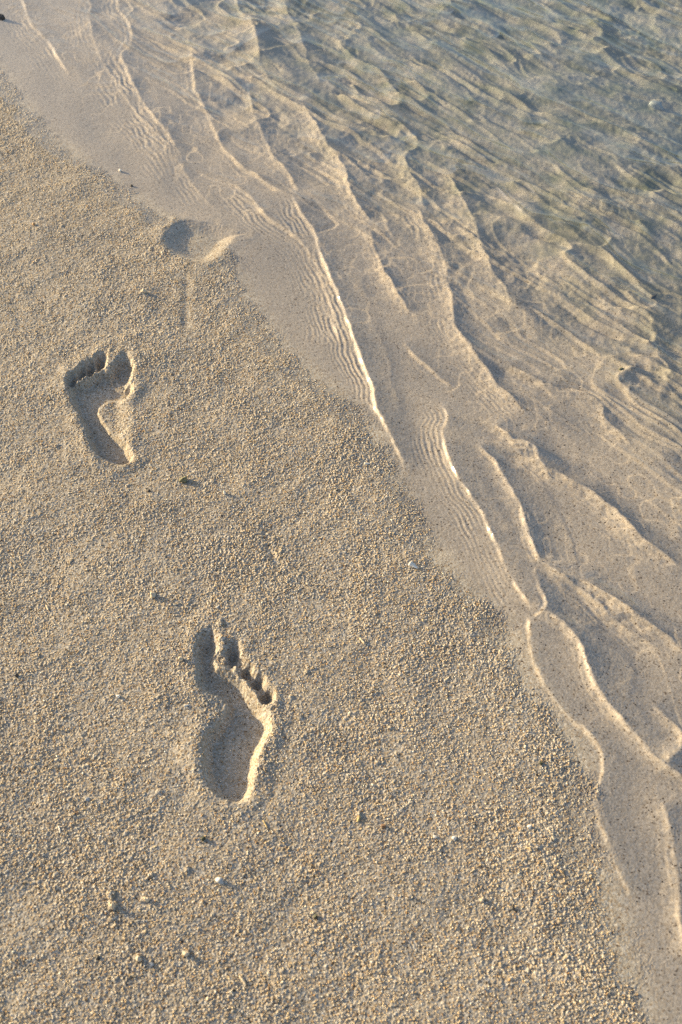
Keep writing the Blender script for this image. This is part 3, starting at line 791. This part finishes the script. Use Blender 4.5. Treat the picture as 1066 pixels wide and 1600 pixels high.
def twig_mesh(name, length, rad, mat, seed, curl=.25):
    rr = random.Random(seed); bm = bmesh.new(); rings = []; n = 9
    for i in range(n):
        t = i / (n - 1); a = curl * (t - .5) * 4
        c = Vector(((t - .5) * length, math.cos(a) * length * curl * .5, rad * .8 + rad * rr.uniform(-.3, .5))); q = rad * (1 - .5 * abs(2 * t - 1) ** 3) * rr.uniform(.8, 1.15)
        rings.append([bm.verts.new(c + Vector((0, math.cos(k * math.pi / 4) * q, math.sin(k * math.pi / 4) * q))) for k in range(8)])
    for i in range(n - 1):
        for k in range(8): bm.faces.new((rings[i][k], rings[i + 1][k], rings[i + 1][(k + 1) % 8], rings[i][(k + 1) % 8]))
    bm.faces.new(rings[0]); bm.faces.new(rings[-1][::-1]); bmesh.ops.recalc_face_normals(bm, faces=bm.faces)
    me = bpy.data.meshes.new(name); bm.to_mesh(me); bm.free()
    for p in me.polygons: p.use_smooth = True
    me.materials.append(MATS[mat]); return me

# px, py, name, category, shape, material, half size mm (x, y, z), turn, label
BITS = [
    (3, 30, 'stone', 'stone', 'p', 'dark', (9, 8, 9), 0, 'black stone on wet sand by the water, throwing a long shadow towards a bright ripple'),
    (287, 752, 'pebble', 'pebble', 'p', 'moss', (6.5, 5.5, 6), 20, 'mossy olive pebble on dry sand between the two dry footprints'),
    (351, 772, 'shell_chip', 'shell', 'p', 'white', (2.2, 2.6, 4.5), 10, 'upright bright white shell chip just right of the mossy pebble'),
    (233, 768, 'pebble', 'pebble', 'p', 'dark', (2.8, 2.2, 2.2), 0, 'small black pebble below the heel of the farther footprint'),
    (574, 725, 'shell_flake', 'shell', 's', 'white', (4.5, 3, 2.5), 10, 'flat white shell flake on dry sand close to the rippled wet margin'),
    (646, 885, 'seashell', 'shell', 's', 'white', (6.5, 5.5, 5.5), -35, 'white cone shaped broken seashell on dry sand, largest shell in view'),
    (565, 1003, 'shell_splinter', 'shell', 't', 'cream', (12, 1.5, 0), -55, 'cream shell splinter lying right of the near footprint in open sand'),
    (188, 268, 'shell_chip', 'shell', 'p', 'white', (3.4, 3.2, 4.2), 0, 'pale chip standing on the edge of wet sand above the flooded hollow'),
    (206, 291, 'pebble', 'pebble', 'p', 'dark', (2.6, 2.6, 3), 0, 'tiny black pebble at the margin of wet sand above the flooded hollow'),
    (53, 351, 'shell_chip', 'shell', 'p', 'orange', (3.2, 3, 3), 0, 'orange shell chip on dry sand left of the flooded hollow'),
    (318, 1311, 'weed_crumb', 'seaweed', 'p', 'weed', (2.8, 2.6, 3.5), 0, 'dark green weed crumb just below the heel of the near footprint'),
    (344, 1376, 'pebble', 'pebble', 'p', 'grey', (5, 4, 4.2), -20, 'angular pale grey pebble on the sand below the near footprint'),
    (710, 1310, 'shell_bead', 'shell', 'p', 'white', (2.6, 2.6, 3), 0, 'smooth white bead of shell, right one of a close pair'),
    (680, 1308, 'shell_chip', 'shell', 'p', 'white', (2.8, 2.2, 2.2), 0, 'dull white shell chip, left one of a close pair'),
    (827, 1292, 'shell_bead', 'shell', 'p', 'white', (2.4, 2.4, 2.8), 0, 'round white bead of shell on dry sand beside the lower waterline'),
    (753, 1407, 'coral_crumb', 'coral', 'p', 'cream', (2.6, 2.6, 3.6), 0, 'cream coral crumb alone in the lower right dry sand'),
    (599, 1292, 'pebble', 'pebble', 'p', 'brown', (3, 2.6, 3), 0, 'reddish brown pebble on the sand right of the near footprint heel'),
    (562, 1280, 'coral_bit', 'coral', 't', 'straw', (9, 1.6, 0), 70, 'golden curled coral bit beside the reddish brown pebble'),
    (176, 1416, 'coral_crumb', 'coral', 'p', 'cream', (3, 2.6, 3.6), 0, 'cream coral crumb at the head of a line of sand lumps'),
    (217, 1499, 'coral_crumb', 'coral', 'p', 'cream', (3, 2.6, 3.2), 0, 'cream coral crumb near the bottom edge, left of a similar one'),
    (291, 1491, 'coral_crumb', 'coral', 'p', 'cream', (3.2, 2.6, 3.4), 0, 'cream coral crumb near the bottom edge with a longer shadow, right of a similar one'),
    (230, 1406, 'coral_crumb', 'coral', 'p', 'cream', (3.4, 2.8, 3.6), 0, 'cream coral crumb with a thin shadow above the bottom corner lumps'),
    (240, 931, 'coral_crumb', 'coral', 'p', 'cream', (4, 4, 5), 0, 'cream coral crumb with a long shadow up left of the near footprint'),
    (225, 456, 'coral_crumb', 'coral', 'p', 'cream', (4.6, 4, 4), 0, 'golden cream crumb left of the groove under the flooded hollow'),
    (413, 1289, 'straw', 'straw', 't', 'straw', (11, .9, 0), -60, 'thin golden straw lying right below the near footprint'),
    (378, 1534, 'coral_twig', 'coral', 't', 'cream', (12, 1.3, 0), -50, 'pale forked coral twig near the bottom edge, longer of two'),
    (361, 1534, 'coral_twig', 'coral', 't', 'cream', (9, 1.1, 0), -35, 'pale coral twig near the bottom edge, shorter of two'),
    (92, 1297, 'shell_splinter', 'shell', 't', 'white', (9, .9, 0), -70, 'thin white curled shell splinter in the lower left sand'),
    (119, 1271, 'twig', 'twig', 't', 'brown', (9, .9, 0), -30, 'short dark twig in the lower left sand'),
    (27, 1056, 'pebble', 'pebble', 'p', 'dark', (3.2, 2.6, 2.8), 0, 'small black pebble by the left edge, beside bare sand'),
    (137, 1249, 'pebble', 'pebble', 'p', 'grey', (2.8, 2.4, 2.6), 0, 'small round grey pebble in the lower left sand'),
    (185, 1089, 'shell_chip', 'shell', 'p', 'white', (3, 2.6, 3), 0, 'dull white shell chip left of the near footprint, standing apart'),
    (292, 1103, 'shell_chip', 'shell', 's', 'white', (3.4, 2.6, 2.6), 20, 'white shell chip close against the inner side of the near footprint'),
    (283, 1030, 'shell_chip', 'shell', 'p', 'cream', (3.4, 3, 4), 0, 'cream shell chip left of the big toe of the near footprint'),
    (341, 948, 'shell_chip', 'shell', 's', 'white', (3.6, 3, 3), 60, 'white shell chip just beyond the toes of the near footprint'),
    (73, 951, 'shell_splinter', 'shell', 't', 'cream', (10, 1.2, 0), -60, 'cream shell splinter in the left sand between both dry footprints'),
    (237, 1507, 'pebble', 'pebble', 'p', 'grey', (2.4, 2.2, 2.2), 0, 'small grey pebble near the bottom edge between cream crumbs'),
    (153, 1497, 'pebble', 'pebble', 'p', 'dark', (2.4, 2.2, 2.2), 0, 'small black pebble near the bottom left, left of the cream crumbs'),
    (493, 1433, 'weed_crumb', 'seaweed', 'p', 'weed', (2.6, 2.4, 3.2), 0, 'dark green weed crumb in the sand at the lower middle'),
    (802, 1420, 'pebble', 'pebble', 'p', 'dark', (2.6, 2.4, 2.4), 0, 'small black pebble in the lower right sand near the coral crumb'),
    (845, 1193, 'weed_crumb', 'seaweed', 'p', 'weed', (2.6, 2.2, 2.4), 0, 'dark green weed crumb on dry sand beside the bright bend of the waterline'),
    (1022, 464, 'leaf_scrap', 'seaweed', 'p', 'dark', (8, 3.5, 2.5), 40, 'black leaf scrap lying on the bed under the deeper water'),
    (972, 577, 'weed_tuft', 'seaweed', 'p', 'moss', (5, 4, 2.5), 30, 'olive weed tuft on the bed under the water'),
    (1026, 168, 'stone', 'stone', 'p', 'grey', (17, 9, 12), -25, 'grey stone just breaking the rippled water far out'),
]
for i, (px, py, nm, cat, shp, mat, sz, turn, lab) in enumerate(BITS):
    z = 0.008
    for _ in range(3):
        gx, gy = ground(px, py, z); z = float(sheet_value(H, np.array([gx]), np.array([gy]))[0])
    s3 = tuple(v * 1e-3 for v in sz)
    if shp == 'p': me = pebble_mesh(nm, s3, mat, 10 + i); zo = s3[2] * .45
    elif shp == 's': me = shell_mesh(nm, s3, mat, 10 + i); zo = s3[2] * .3
    else: me = twig_mesh(nm, s3[0], s3[1], mat, 10 + i); zo = 0
    o = link(nm, me); o.location = (float(gx), float(gy), z + zo); o.rotation_euler = (0, 0, R(turn))
    tag(o, lab, cat)
